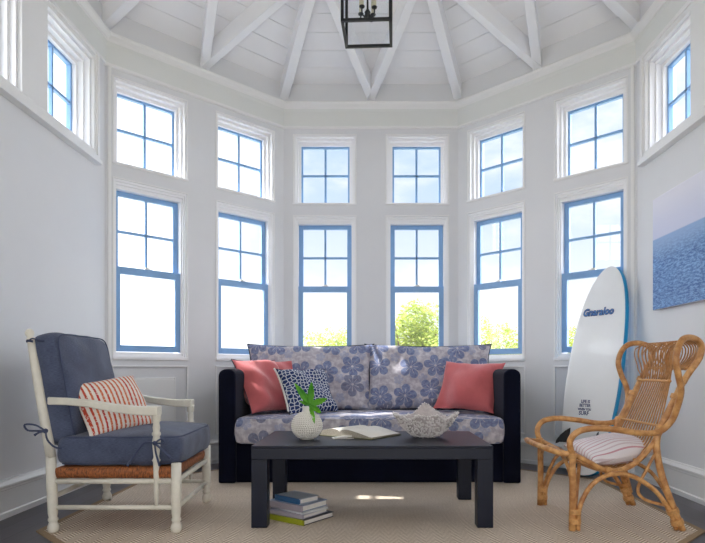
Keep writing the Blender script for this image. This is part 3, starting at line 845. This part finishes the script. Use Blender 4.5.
# ------------------------------------------------------------------ white armchair
def Pc(a, b, h, dx=0, dy=0):
    xn = -1.63+a*.63; xf = -1.69+a*.65; yn = 3.03; yf = 3.78-.05*a
    return V3((xn+(xf-xn)*b+dx, yn+(yf-yn)*b+dy, h))
ch = empty('armchair', (-1.33,3.39,0), 'white painted turned-wood armchair with rush seat in front of the left wall', 'armchair')
def turned_leg(p, q):
    """turned foot, shaft; p foot, q top"""
    mb = MB(); d = q-p
    mb.lathe([(.020,0),(.027,.012),(.029,.03),(.022,.048),(.019,.055),(.025,.062),(.025,.070),(.020,.078),(.024,.10),(.026,d.length*.6),(.025,d.length)], p, 16, d)
    return mb
for b in (0,1):
    foot = Pc(0,b,RZ if b == 0 else RZ*.0+RZ); knee = Pc(0,b,.40,-.014); top = Pc(0,b,1.0,-.118)
    mb = turned_leg(foot, knee)
    d = top-knee
    mb.lathe([(.025,-.01),(.025,.1),(.023,.4),(.019,d.length-.03),(.017,d.length-.012),(.022,d.length-.004),(.021,d.length+.004),(.014,d.length+.01),(.021,d.length+.022),(.022,d.length+.034),(.014,d.length+.048),(.003,d.length+.053)], knee, 16, d)
    mb.build('rear_post', 'chairwhite', ch)
    turned_leg(Pc(1,b,RZ), Pc(1,b,.362)).build('leg', 'chairwhite', ch)
    # arm: flat, shaped
    mb = MB(); st = [(0,.682,.018,.020),(.12,.678,.024,.018),(.3,.668,.028,.018),(.5,.645,.032,.020),(.68,.632,.034,.022),(.865,.630,.036,.025)]
    vs = []
    for a, h, wy, tz in st:
        c = Pc(a,b,h,-.035 if a == 0 else 0, 0)
        if a == 0: c.x += .01
        vs += [c+V3((0,-wy,-tz)), c+V3((0,wy,-tz)), c+V3((0,wy,tz)), c+V3((0,-wy,tz))]
    fs = [(k*4+i,k*4+(i+1)%4,(k+1)*4+(i+1)%4,(k+1)*4+i) for k in range(len(st)-1) for i in range(4)]+[(3,2,1,0),tuple((len(st)-1)*4+i for i in range(4))]
    mb.add(vs, [f[::-1] for f in fs]); mb.build('armrest', 'chairwhite', ch, bevel=.007, seg=3)
    # turned arm post
    mb = MB(); p = Pc(.84,b,.145,dy=(-.004 if b == 0 else .004)); L_ = .475
    mb.lathe([(.009,0),(.012,.06),(.015,.20),(.017,.225),(.022,.232),(.017,.24),(.014,.25),(.019,.30),(.021,.33),(.016,.355),(.022,.362),(.022,.372),(.016,.38),(.019,.40),(.015,.425),(.022,.435),(.022,.46),(.024,L_)], p, 14)
    mb.build('arm_post', 'chairwhite', ch)
    mb = MB(); mb.tube([Pc(0,b,.135), Pc(1,b,.135)], .0125, 10); mb.build('stretcher', 'chairwhite', ch)
    mb = MB(); mb.tube([Pc(0,b,.268), Pc(1,b,.268)], .0135, 10); mb.build('seat_rail', 'chairwhite', ch)
for a, hs in ((1,(.130,)),(0,(.19,))):
    for h in hs:
        mb = MB(); mb.tube([Pc(a,0,h), Pc(a,1,h)], .0125, 10); mb.build('stretcher', 'chairwhite', ch)
for a in (0,1):
    mb = MB(); mb.tube([Pc(a,0,.268), Pc(a,1,.268)], .0135, 10); mb.build('seat_rail', 'chairwhite', ch)
for h in (.55,.72,.89):      # ladder slats of the back
    mb = MB(); dx = -.014-(h-.40)*.17
    a0, a1 = Pc(0,0,h,dx), Pc(0,1,h,dx); mid = (a0+a1)/2+V3((-.015,0,.012))
    vs = []; K = 8
    for k in range(K+1):
        t = k/K; c = a0.lerp(a1,t)+V3((-.015*math.sin(PI*t),0,.010*math.sin(PI*t)))
        vs += [c+V3((-.007,0,-.03)), c+V3((.005,0,-.03)), c+V3((-.004,0,.03)), c+V3((-.016,0,.03))]
    fs = [(k*4+i,k*4+(i+1)%4,(k+1)*4+(i+1)%4,(k+1)*4+i) for k in range(K) for i in range(4)]+[(3,2,1,0),tuple(K*4+i for i in range(4))]
    mb.add(vs, [f[::-1] for f in fs]); mb.build('back_slat', 'chairwhite', ch, bevel=.003)
# rush seat
mb = MB(); n = 18; h0, h1 = .285, .342; uv = []
vs = []
ring_ = []
for j in range(9):
    a_ = 2*PI*j/8
loop = []
per = [(.01,.0)]
outl = []
for k in range(20): outl.append((.02+.96*k/20, .0))
for k in range(20): outl.append((.98, k/20))
for k in range(20): outl.append((.98-.96*k/20, 1.0))
for k in range(20): outl.append((.02, 1-k/20))
sec = [(0.0,.0),(-.010,.018),(-.012,.034),(-.006,.050),(.02,.057),(.2,.050)]
ctr = Pc(.5,.5,0)
m_out = len(outl); vs = []
for si, (o_, hh) in enumerate(sec):
    for (a, b) in outl:
        p = Pc(a,b,h0+hh); dd = (ctr-p); dd.z = 0; dd.normalize(); vs.append(p+dd*o_)
vs2 = vs; fs = [(s*m_out+i,s*m_out+(i+1)%m_out,(s+1)*m_out+(i+1)%m_out,(s+1)*m_out+i) for s in range(len(sec)-1) for i in range(m_out)]
fs += [tuple(range(m_out))[::-1], tuple((len(sec)-1)*m_out+i for i in range(m_out))]
uvr = [(i*.036, s*.05) for s in range(len(sec)) for i in range(m_out)]
mb.add(vs2, fs, True); mb.build('rush_seat', 'rush', ch, uv=uvr)

# seat cushion
yaw = .05
m4 = pose((-1.318,3.40,.424), yaw); mb, rims = boxcushion_mesh(.625,.72,.150,.045,m4,n=22,p=14,seed=3,wr=.006)
sc1 = empty('seat_cushion', (-1.318,3.40,.345), 'slate blue box seat cushion on the white armchair, tied to its posts', 'cushion')
mb.build('cover', 'slate', sc1)
for rim in rims:
    p = MB(); p.tube(rim, .0038, 6, closed=True, sub=2); p.build('piping', 'tie', sc1)
# bow ties at the rear post and the arm post
def bow(c, parent, out, r=.0048):
    mb = MB(); c = V3(c); o = V3(out)
    mb.ball(c, .013, 8, 6)
    mb.tube([c, c+o*.05+V3((0,0,.022)), c+o*.10+V3((0,-.01,.018)), c+o*.085+V3((0,-.01,-.008)), c+o*.04+V3((0,0,-.006)), c], r, 8)
    mb.tube([c, c+o*.03+V3((0,-.008,-.012)), c+o*.05+V3((0,-.01,-.028))], [r,r,r*1.4], 8)
    mb.tube([c, c+V3((.012,-.004,-.045)), c+V3((.05,-.004,-.082)), c+V3((.085,.0,-.086))], r, 8)
    mb.build('tie', 'tie', parent)
bow((-1.655,3.000,.530), sc1, (-1,0,.15))
mb = MB(); c = V3((-1.10,3.000,.468))
mb.ball(c, .012, 8, 6)
mb.tube([c, c+V3((-.05,-.005,.004)), c+V3((-.095,-.01,-.055)), c+V3((-.135,-.01,-.115))], [.004,.005,.006,.007], 8)
mb.tube([c, c+V3((.045,-.01,-.035)), c+V3((.085,-.012,-.075))], [.005,.006,.009], 8)
mb.tube([c, c+V3((.01,-.01,-.05)), c+V3((.03,-.012,-.115))], [.004,.005,.006], 8)
mb.tube([c+V3((0,.0,0)), c+V3((.03,.01,.02)), c+V3((.05,.0,.0)), c], .0045, 8)
mb.build('tie', 'tie', sc1)
# back cushion (plump, leaning)
m4 = Matrix.Translation(V3((-1.660,3.37,.738))) @ Matrix.Rotation(yaw,4,'Z') @ Matrix.Rotation(-.17,4,'Y') @ Matrix.Rotation(PI/2,4,'Y')
mb, rims = boxcushion_mesh(.58,.66,.15,.05,m4,n=22,p=9,seed=8,wr=.008)
bc1 = empty('back_cushion', (-1.60,3.385,.49), 'slate blue back cushion leaning against the white armchair frame', 'cushion')
mb.build('cover', 'slate', bc1)
for rim in rims:
    p = MB(); p.tube(rim, .0038, 6, closed=True, sub=2); p.build('piping', 'tie', bc1)
mb = MB(); mb.tube([(-1.745,3.005,.985),(-1.722,3.0,1.0),(-1.69,3.02,.99),(-1.66,3.10,.985)], .004, 8)
mb.tube([(-1.765,3.03,.985),(-1.745,3.0,.99),(-1.722,3.005,.985)], .006, 8); mb.build('tie', 'tie', bc1)
# striped pillow
pillow('lumbar_pillow', 'white pillow with red and orange stripes on the slate blue armchair cushion', 'pillow', .37, .33, .15,
       pose((-1.415,3.235,.645), .80, -.58, -.16), 'redstripe', None, seed=9, wr=.008, ear=.03)

# ------------------------------------------------------------------ rattan chair
YR = 3.355
rt = empty('rattan_chair', (1.33,YR,0), 'honey coloured rattan wing chair standing in front of the surfboard', 'chair')
def rp(pts, s): return [V3((x, YR+s*o, h)) for x, o, h in pts]
Z0 = RZ
for s in (-1,1):
    arm = [(1.045,.29,.40),(1.03,.300,.47),(1.07,.312,.523),(1.16,.315,.540),(1.28,.308,.530),(1.40,.295,.512),(1.50,.285,.520),(1.560,.290,.575),(1.592,.318,.655),(1.595,.345,.735),(1.572,.365,.81),(1.556,.372,.885),(1.572,.365,.955),(1.61,.345,1.0),(1.67,.30,1.005),(1.725,.272,.972),(1.722,.262,.905),(1.67,.25,.82),(1.625,.245,.74),(1.585,.25,.65),(1.54,.255,.56)]
    arm = [(x-(.014 if s < 0 and 7 < i < 14 else -.006 if 7 < i < 14 else 0), o, h) for i, (x, o, h) in enumerate(arm)]
    mb = MB(); mb.tube(rp(arm,s), [.0165]*7+[.0165]*14, 12, sub=5); mb.build('arm_and_wing_frame', 'rattan', rt)
    mb = MB(); mb.tube(rp([(1.045,.29,Z0),(1.048,.29,.2),(1.045,.29,.42)],s), [.0185,.018,.0175], 12); mb.build('leg', 'rattan', rt)
    mb = MB(); mb.tube(rp([(1.605,.25,.70),(1.555,.25,.60),(1.505,.255,.50),(1.50,.262,.40),(1.525,.272,.27),(1.575,.283,.12),(1.62,.29,Z0)],s), .0180, 12); mb.build('leg', 'rattan', rt)
    mb = MB(); mb.tube(rp([(1.075,.29,Z0+.002),(1.085,.29,.13),(1.14,.29,.235),(1.22,.29,.290),(1.31,.288,.300),(1.40,.286,.268),(1.49,.286,.20),(1.555,.288,.10),(1.588,.29,Z0+.004)],s), .0125, 10, sub=5); mb.build('side_arch', 'rattan', rt)
    mb = MB(); mb.tube(rp([(1.045,.285,.405),(1.13,.272,.362),(1.22,.262,.318),(1.30,.258,.312),(1.39,.254,.352),(1.47,.252,.435),(1.53,.250,.53),(1.58,.248,.64)],s), .0145, 10, sub=5); mb.build('seat_rail', 'rattan', rt)
    mb = MB(); mb.tube(rp([(1.50,.262,.42),(1.455,.255,.33),(1.405,.25,.22),(1.43,.25,.165),(1.50,.262,.14),(1.565,.278,.13)],s), .0085, 8); mb.build('brace', 'rattan', rt)
    mb = MB(); mb.tube(rp([(1.06,.285,.10),(1.09,.24,.24),(1.12,.18,.33),(1.16,.10,.345)],s), .0105, 8); mb.build('brace', 'rattan', rt)
    mb = MB(); mb.tube(rp([(1.60,.275,.09),(1.555,.23,.20),(1.51,.17,.29),(1.45,.10,.335)],s), .0105, 8); mb.build('brace', 'rattan', rt)
    # bindings
    for (x,o,h,dx,dh,r) in ((1.06,.29,.055,0,1,.031),(1.06,.29,.105,0,1,.031),(1.590,.29,.050,-.35,1,.033),(1.570,.286,.105,-.42,1,.032),(1.045,.29,.395,0,1,.0225),(1.30,.262,.308,1,.1,.020),(1.24,.264,.315,1,-.2,.020),(1.60,.25,.70,.4,1,.024),(1.52,.265,.535,.5,1,.026),(1.645,.248,.785,.5,1,.021)):
        c = V3((x,YR+s*o,h)); d = V3((dx,0,dh)).normalized()
        mb = MB()
        for k in range(1): 
            mb.tube([c+d*(.0025*q) for q in range(-5,6)], [r*(.96,1,.97)[q%2*1] for q in range(11)], 12, sub=1)
        mb.build('binding', 'wrap', rt)
mb = MB(); mb.tube([V3((x,YR+o,h)) for x,o,h in ((1.045,-.285,.405),(.995,-.27,.405),(.945,-.21,.418),(.918,-.10,.426),(.912,0,.428),(.918,.10,.426),(.945,.21,.418),(.995,.27,.405),(1.045,.285,.405))], .0155, 12, sub=5); mb.build('seat_lip', 'rattan', rt)
mb = MB(); mb.tube([V3((x,YR+o,h)) for x,o,h in ((1.05,-.285,.22),(1.04,-.24,.33),(1.035,-.12,.39),(1.035,0,.40),(1.035,.12,.39),(1.04,.24,.33),(1.05,.285,.22))], .010, 10, sub=5); mb.build('front_arch', 'rattan', rt)
# woven rods of seat and back
def shell(t):   # (x, half width, h)
    K = [(.922,.20,.426),(.97,.245,.408),(1.05,.265,.382),(1.14,.255,.338),(1.24,.25,.300),(1.33,.245,.305),(1.41,.24,.352),(1.48,.235,.44),(1.535,.225,.54),(1.575,.20,.65),(1.61,.175,.765),(1.615,.19,.85),(1.61,.225,.93),(1.635,.25,.985),(1.685,.26,1.0),(1.735,.255,.965),(1.725,.235,.90),(1.675,.215,.84)]
    x = t*(len(K)-1); i = min(int(x), len(K)-2); f = x-i
    g = lambda j: V3(K[min(max(j,0),len(K)-1)])
    p0,p1,p2,p3 = g(i-1),g(i),g(i+1),g(i+2)
    return .5*((2*p1)+(p2-p0)*f+(2*p0-5*p1+4*p2-p3)*f*f+(3*p1-p0-3*p2+p3)*f**3)
NR = 15
for k in range(NR):
    w_ = -1+2*(k+.5)/NR; pts = []
    for j in range(46):
        x, hw, h = shell(j/45); bow_ = (1-w_*w_)
        t = j/45
        x2 = x if t < .5 else x+.035*bow_*min(1,(t-.5)*6)
        pts.append(V3((x2, YR+hw*w_, h-(.012*bow_ if .1 < t < .45 else 0))))
    mb = MB(); mb.tube(pts, .0046, 6, sub=1); mb.build('back_rod', 'caneweave', rt)
for tt, r in ((.36,.007),(.47,.007),(.595,.009),(.16,.006),(.08,.006),(.99,.007)):
    x, hw, h = shell(tt); pts = []
    for q in range(9):
        w_ = -1+q/4; bow_ = 1-w_*w_
        pts.append(V3((x+(.035*bow_*min(1,(tt-.5)*6) if tt > .5 else 0)-.006, YR+w_*(hw+.01), h+.004-(.012*bow_ if .1 < tt < .45 else 0))))
    mb = MB(); mb.tube(pts, r, 8, sub=2); mb.build('cross_rod', 'wrap', rt)
# crossing strands of the head rest
for sgn_ in (-1,1):
    for k in range(5):
        w0 = -1+2*(k+.5)/5; pts = []
        for j in range(10):
            t = .60+.18*j/9; x, hw, h = shell(t); w_ = max(-1,min(1, w0+sgn_*.35*math.sin(j/9*PI*1.0)*.9)); bow_ = 1-w_*w_
            pts.append(V3((x+.035*bow_*min(1,(t-.5)*6)-.010*sgn_*.5-.006, YR+hw*w_, h)))
        mb = MB(); mb.tube(pts, .0034, 6, sub=1); mb.build('head_strand', 'caneweave', rt)
# cushion on it
pillow('throw_pillow', 'off-white pillow with faint pink stripes lying on the rattan chair seat', 'pillow', .38, .35, .13,
       Matrix.Translation(V3((1.345,3.32,.402))) @ Matrix.Rotation(-.16,4,'Y') @ Matrix.Rotation(.12,4,'Z') @ Matrix.Rotation(-1.40,4,'X'), 'pinkstripe', None, seed=11, wr=.007, ear=.02)

# ------------------------------------------------------------------ surfboard
Bv = V3((1.615,4.60,.022)); Tv = V3((1.91,4.722,1.685)); U = (Tv-Bv).normalized(); LB = (Tv-Bv).length
S_ = V3((c45,-c45,0)); S_ = (S_-U*S_.dot(U)).normalized(); Nn = U.cross(S_); 
if Nn.y > 0: Nn = -Nn                                  # faces the camera side
Mb = Matrix(((S_.x,U.x,Nn.x,Bv.x),(S_.y,U.y,Nn.y,Bv.y),(S_.z,U.z,Nn.z,Bv.z),(0,0,0,1)))
def hw(v):
    if v > .42: q = (v-.42)/.58; return .224*max(0,(1-q**2.35))**.46
    q = (.42-v)/.42; e = .224*(1-.36*q**1.8)
    return e*(1 if v > .03 else (max(v,0.0)/.03)**.35*.999+.001)
def cx_(v): return 0.0
board = empty('surfboard', Bv, 'white soft-top surfboard with blue rails leaning in the corner behind the rattan chair', 'surfboard')
def board_surf(scale, n0, n1, name, mat, rocker=.05):
    K = 60; mb = MB(); vs = []; m = 15
    for k in range(K+1):
        v = k/K; v2 = .5-.5*math.cos(PI*v); w = max(hw(v2)*1.0, .0008); z0 = -rocker*max(0,(v2-.55)/.45)**2 - .012*max(0,(.2-v2)/.2)
        for i in range(2*m):
            a = 2*PI*i/(2*m); cxx = math.cos(a); syy = math.sin(a)
            x = w*scale(v2,w)*sgn(cxx)*abs(cxx)**.55; z = (n0+n1)/2+(n1-n0)/2*sgn(syy)*abs(syy)**.7*min(1,w/.06+.15)
            vs.append(Mb @ V3((x, v2*LB, z+z0)))
    q = 2*m
    fs = [(k*q+i,k*q+(i+1)%q,(k+1)*q+(i+1)%q,(k+1)*q+i) for k in range(K) for i in range(q)]+[tuple(range(q))[::-1], tuple(K*q+i for i in range(q))]
    mb.add(vs, fs, True); return mb.build(name, mat, board)
board_surf(lambda v,w: 1, -.072, .010, 'blue_core', 'boardblue')
board_surf(lambda v,w: max(.02,(w-.011)/w), .002, .0155, 'white_bottom_skin', 'boardwhite')
def text(body, size, loc, rot, mat, off_=0, shear=0, ext=.0006, name='logo', align='CENTER', sx_=1, space=1, line=1):
    cu = bpy.data.curves.new(name, 'FONT'); cu.body = body; cu.size = size; cu.offset = off_; cu.shear = shear; cu.extrude = ext
    cu.align_x = align; cu.align_y = 'CENTER'; cu.space_character = space; cu.space_line = line; cu.resolution_u = 3
    cu.materials.append(M[mat])
    o = bpy.data.objects.new(name, cu); C.objects.link(o); o.parent = board
    m = Matrix.Translation(-Bv) @ Mb @ Matrix.Translation(V3(loc)) @ Matrix.Rotation(rot,4,'Z') @ Matrix.Diagonal((sx_,1,1,1))
    bpy.context.view_layer.update()
    me = bpy.data.meshes.new_from_object(o.evaluated_get(bpy.context.evaluated_depsgraph_get()))
    bpy.data.objects.remove(o); o = bpy.data.objects.new(name, me); C.objects.link(o); o.parent = board
    o.matrix_local = m; return o
zt = .0165
vt = 1.31
text('Gnaraloo', .080, (-.035,vt-.01,zt-.008), .10, 'logodark', .0048, .30, name='logo_outline', sx_=.80, space=1.02)
text('Gnaraloo', .080, (-.035,vt-.01,zt-.0072), .10, 'logoblue', .0002, .30, name='logo_lettering', sx_=.80, space=1.02)
for k, (wd, s_) in enumerate((('LIFE IS',1.0),('BETTER',.98),('WHEN YOU',.72),('SURF',1.28))):
    text(wd, .034*s_, (-.022,.575-.031*k,zt-.001), .06, 'logodark', .0012, name='slogan_lettering', sx_=.80 if k != 3 else .84)
# fins
for s, x in ((-1,-.115),(1,.115),(0,0)):
    mb = MB(); y0 = .26 if s else .08; 
    pr = [(0,0),(.115,0),(.085,.05),(.045,.10),(.0,.135),(-.028,.14),(-.012,.10),(-.008,.05)]
    # profile in (along board, out of board)
    vs = []
    for t in (-.004,.004):
        for (u_, n_) in pr: vs.append(Mb @ V3((x+t+s*n_*.22, y0+u_-.02, .013+n_)))
    n = len(pr); fs = [tuple(range(n)), tuple(range(n,2*n))[::-1]]+[(i,i+n,(i+1)%n+n,(i+1)%n) for i in range(n)]
    mb.add(vs, fs); mb.build('fin', 'black', board, bevel=.0015)

# ------------------------------------------------------------------ painting
pt = empty('painting', (OUT-.02,3.66,1.68), 'frameless picture of rippling blue sea on the right wall', 'painting')
mb = MB(); mb.box(OUT-.045, OUT-.004, 3.04, 4.292, 1.274, 2.075); mb.build('canvas', 'sea', pt, bevel=.002)

# ------------------------------------------------------------------ lantern
lr = Matrix.Translation(V3((-.022,3.776,0))) @ Matrix.Rotation(-.05,4,'Z')
lan = empty('pendant_lantern', (-.022,3.776,2.985), 'black iron and glass lantern hanging from the middle of the beamed ceiling', 'pendant light')
hb, ht, q = 2.985, 3.56, .148
mb = MB()
ring_b = [(-q,q)]
t = .009
for h in (hb+t, ht):
    for s in (-1,1):
        mb.box(-q-t, q+t, s*q-t, s*q+t, h-t, h+t, lr); mb.box(s*q-t, s*q+t, -q+t, q-t, h-t, h+t, lr)
for a in (-1,1):
    for b in (-1,1): mb.box(a*q-t, a*q+t, b*q-t, b*q+t, hb, ht, lr)
mb.build('cage', 'black_iron', lan, bevel=.0015)
mb = MB()
top = lr @ V3((0,0,ht+.20))
for a in (-1,1):
    for b in (-1,1): mb.tube([lr@V3((a*q,b*q,ht)), lr@V3((a*q*.35,b*q*.35,ht+.12)), top], .007, 8)
mb.ball(top, .022, 10, 8); mb.build('crown_arms', 'black_iron', lan)
for a,b in ((1,0),(-1,0),(0,1),(0,-1)):
    mb = MB()
    if a: mb.box(a*q-.0015,a*q+.0015,-q+t,q-t,hb+2*t,ht-t,lr)
    else: mb.box(-q+t,q-t,b*q-.0015,b*q+.0015,hb+2*t,ht-t,lr)
    mb.build('pane', 'glass', lan)
mb = MB(); c0 = lr @ V3((0,0,0))
mb.tube([(c0.x,c0.y,hb+.115),(c0.x,c0.y,ht+.2)], .006, 8); mb.build('centre_rod', 'black_iron', lan)
mb = MB(); mb.lathe([(.002,.083),(.010,.09),(.022,.105),(.024,.118),(.014,.135),(.020,.142),(.010,.16)], (c0.x,c0.y,hb), 14)
for k in range(4):
    a = PI/4+k*PI/2+.1; d = V3((math.cos(a),math.sin(a),0)); c = V3((c0.x,c0.y,hb))
    mb.tube([c+V3((0,0,.115)), c+d*.03+V3((0,0,.100)), c+d*.055+V3((0,0,.118)), c+d*.056+V3((0,0,.15))], .0045, 8)
    mb.lathe([(.006,0),(.016,.004),(.018,.012),(.012,.012)], c+d*.056+V3((0,0,.145)), 12)
mb.build('arm_cluster', 'black_iron', lan)
for k in range(4):
    a = PI/4+k*PI/2+.1; c = V3((c0.x+.056*math.cos(a), c0.y+.056*math.sin(a), hb+.155))
    mb = MB(); mb.lathe([(.0115,0),(.0115,.12),(.008,.123)], c, 12); cn = mb.build('candle_sleeve', 'candle', lan)
    mb = MB(); mb.lathe([(.006,.12),(.014,.145),(.012,.17),(.004,.20),(.001,.205)], c, 10); mb.build('bulb', 'bulbglass', cn)
mb = MB(); k = 0; z = ht+.215
while z < APEX-.19:
    A = lr @ Matrix.Translation(V3((0,0,z))) @ Matrix.Rotation((k%2)*PI/2,4,'Z')
    mb.tube([A@V3((.011*math.cos(a),0,.021*math.sin(a))) for a in [2*PI*i/10 for i in range(10)]], .0028, 6, closed=True, sub=1)
    z += .034; k += 1
mb.build('chain', 'black_iron', lan)
mb = MB(); mb.lathe([(.012,-.03),(.05,-.02),(.06,.0),(.06,.03)], (c0.x+.022,c0.y,APEX-.18), 20); mb.build('ceiling_rose', 'black_iron', lan)

# ------------------------------------------------------------------ world and sun
w = bpy.data.worlds.new('sky'); sc.world = w; w.use_nodes = True; nt = w.node_tree; nt.nodes.clear()
out = N(nt, 'ShaderNodeOutputWorld'); bg = N(nt, 'ShaderNodeBackground'); L(nt, bg.outputs[0], out.inputs[0])
tc = N(nt, 'ShaderNodeTexCoord').outputs['Generated']
sp = N(nt, 'ShaderNodeSeparateXYZ'); L(nt, tc, sp.inputs[0])
mp = N(nt, 'ShaderNodeMapping'); mp.inputs['Scale'].default_value = (1,1,2.2); mp.inputs['Location'].default_value = (.3,.1,.4); L(nt, tc, mp.inputs[0])
cl = ramp(nt, noise_(nt, mp.outputs[0], 3.2, 6, .55), .40, .60)
blue = (.56,.70,.88,1); white = (1.0,1.0,1.03,1)
col = mixc(nt, cl, blue, white)
hz = ramp(nt, sp.outputs[2], .30, .0)       # whiter towards the horizon
hz = ramp(nt, math_(nt, 'MULTIPLY', sp.outputs[2], -1.0), -.34, -.02)
col = mixc(nt, hz, col, white)
lft = ramp(nt, math_(nt, 'MULTIPLY', sp.outputs[0], -1.0), .12, .45)   # brighter sky on the left; behind the camera it is added room fill
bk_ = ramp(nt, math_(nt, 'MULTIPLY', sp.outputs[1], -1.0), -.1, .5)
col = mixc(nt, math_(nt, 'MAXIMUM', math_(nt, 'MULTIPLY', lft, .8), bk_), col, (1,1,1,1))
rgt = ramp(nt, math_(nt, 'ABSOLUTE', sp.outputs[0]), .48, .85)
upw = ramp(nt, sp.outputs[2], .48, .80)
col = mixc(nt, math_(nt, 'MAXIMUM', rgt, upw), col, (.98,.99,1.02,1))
st = math_(nt, 'ADD', math_(nt, 'ADD', 1.0, math_(nt, 'MULTIPLY', math_(nt, 'MAXIMUM', rgt, upw), 4.6)), math_(nt, 'ADD', math_(nt, 'MULTIPLY', lft, SKY_L := .7), math_(nt, 'MULTIPLY', bk_, SKY_B := 1.0)))  # extra strength at the sides and overhead, added to fill the room
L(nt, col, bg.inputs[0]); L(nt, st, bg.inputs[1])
sun = bpy.data.lights.new('sun', 'SUN'); sun.energy = 7.0; sun.angle = .009; sun.color = (1,.97,.92)
so = bpy.data.objects.new('sun', sun); C.objects.link(so)
so.rotation_euler = V3((1,-.19,-1.25)).to_track_quat('-Z','Y').to_euler()

# ------------------------------------------------------------------ camera
cam = bpy.data.cameras.new('camera'); cam.sensor_width = 36; cam.lens = 590/705*36
cam.shift_x = (352.5-371)/705; cam.shift_y = (370-271.5)/705; cam.clip_start = .05; cam.clip_end = 200
co = bpy.data.objects.new('camera', cam); C.objects.link(co); co.location = (0,0,.84); co.rotation_euler = (PI/2,0,0)
sc.camera = co
sc.view_settings.view_transform = 'Standard'; sc.view_settings.look = 'None'; sc.view_settings.exposure = .29; sc.view_settings.gamma = 1
sc.view_settings.use_curve_mapping = False
sc.cycles.use_denoising = True
sc.cycles.max_bounces = 10; sc.cycles.diffuse_bounces = 7; sc.cycles.glossy_bounces = 4; sc.cycles.transparent_max_bounces = 16
sc.cycles.caustics_reflective = False; sc.cycles.caustics_refractive = False
sc.cycles.sample_clamp_indirect = 6
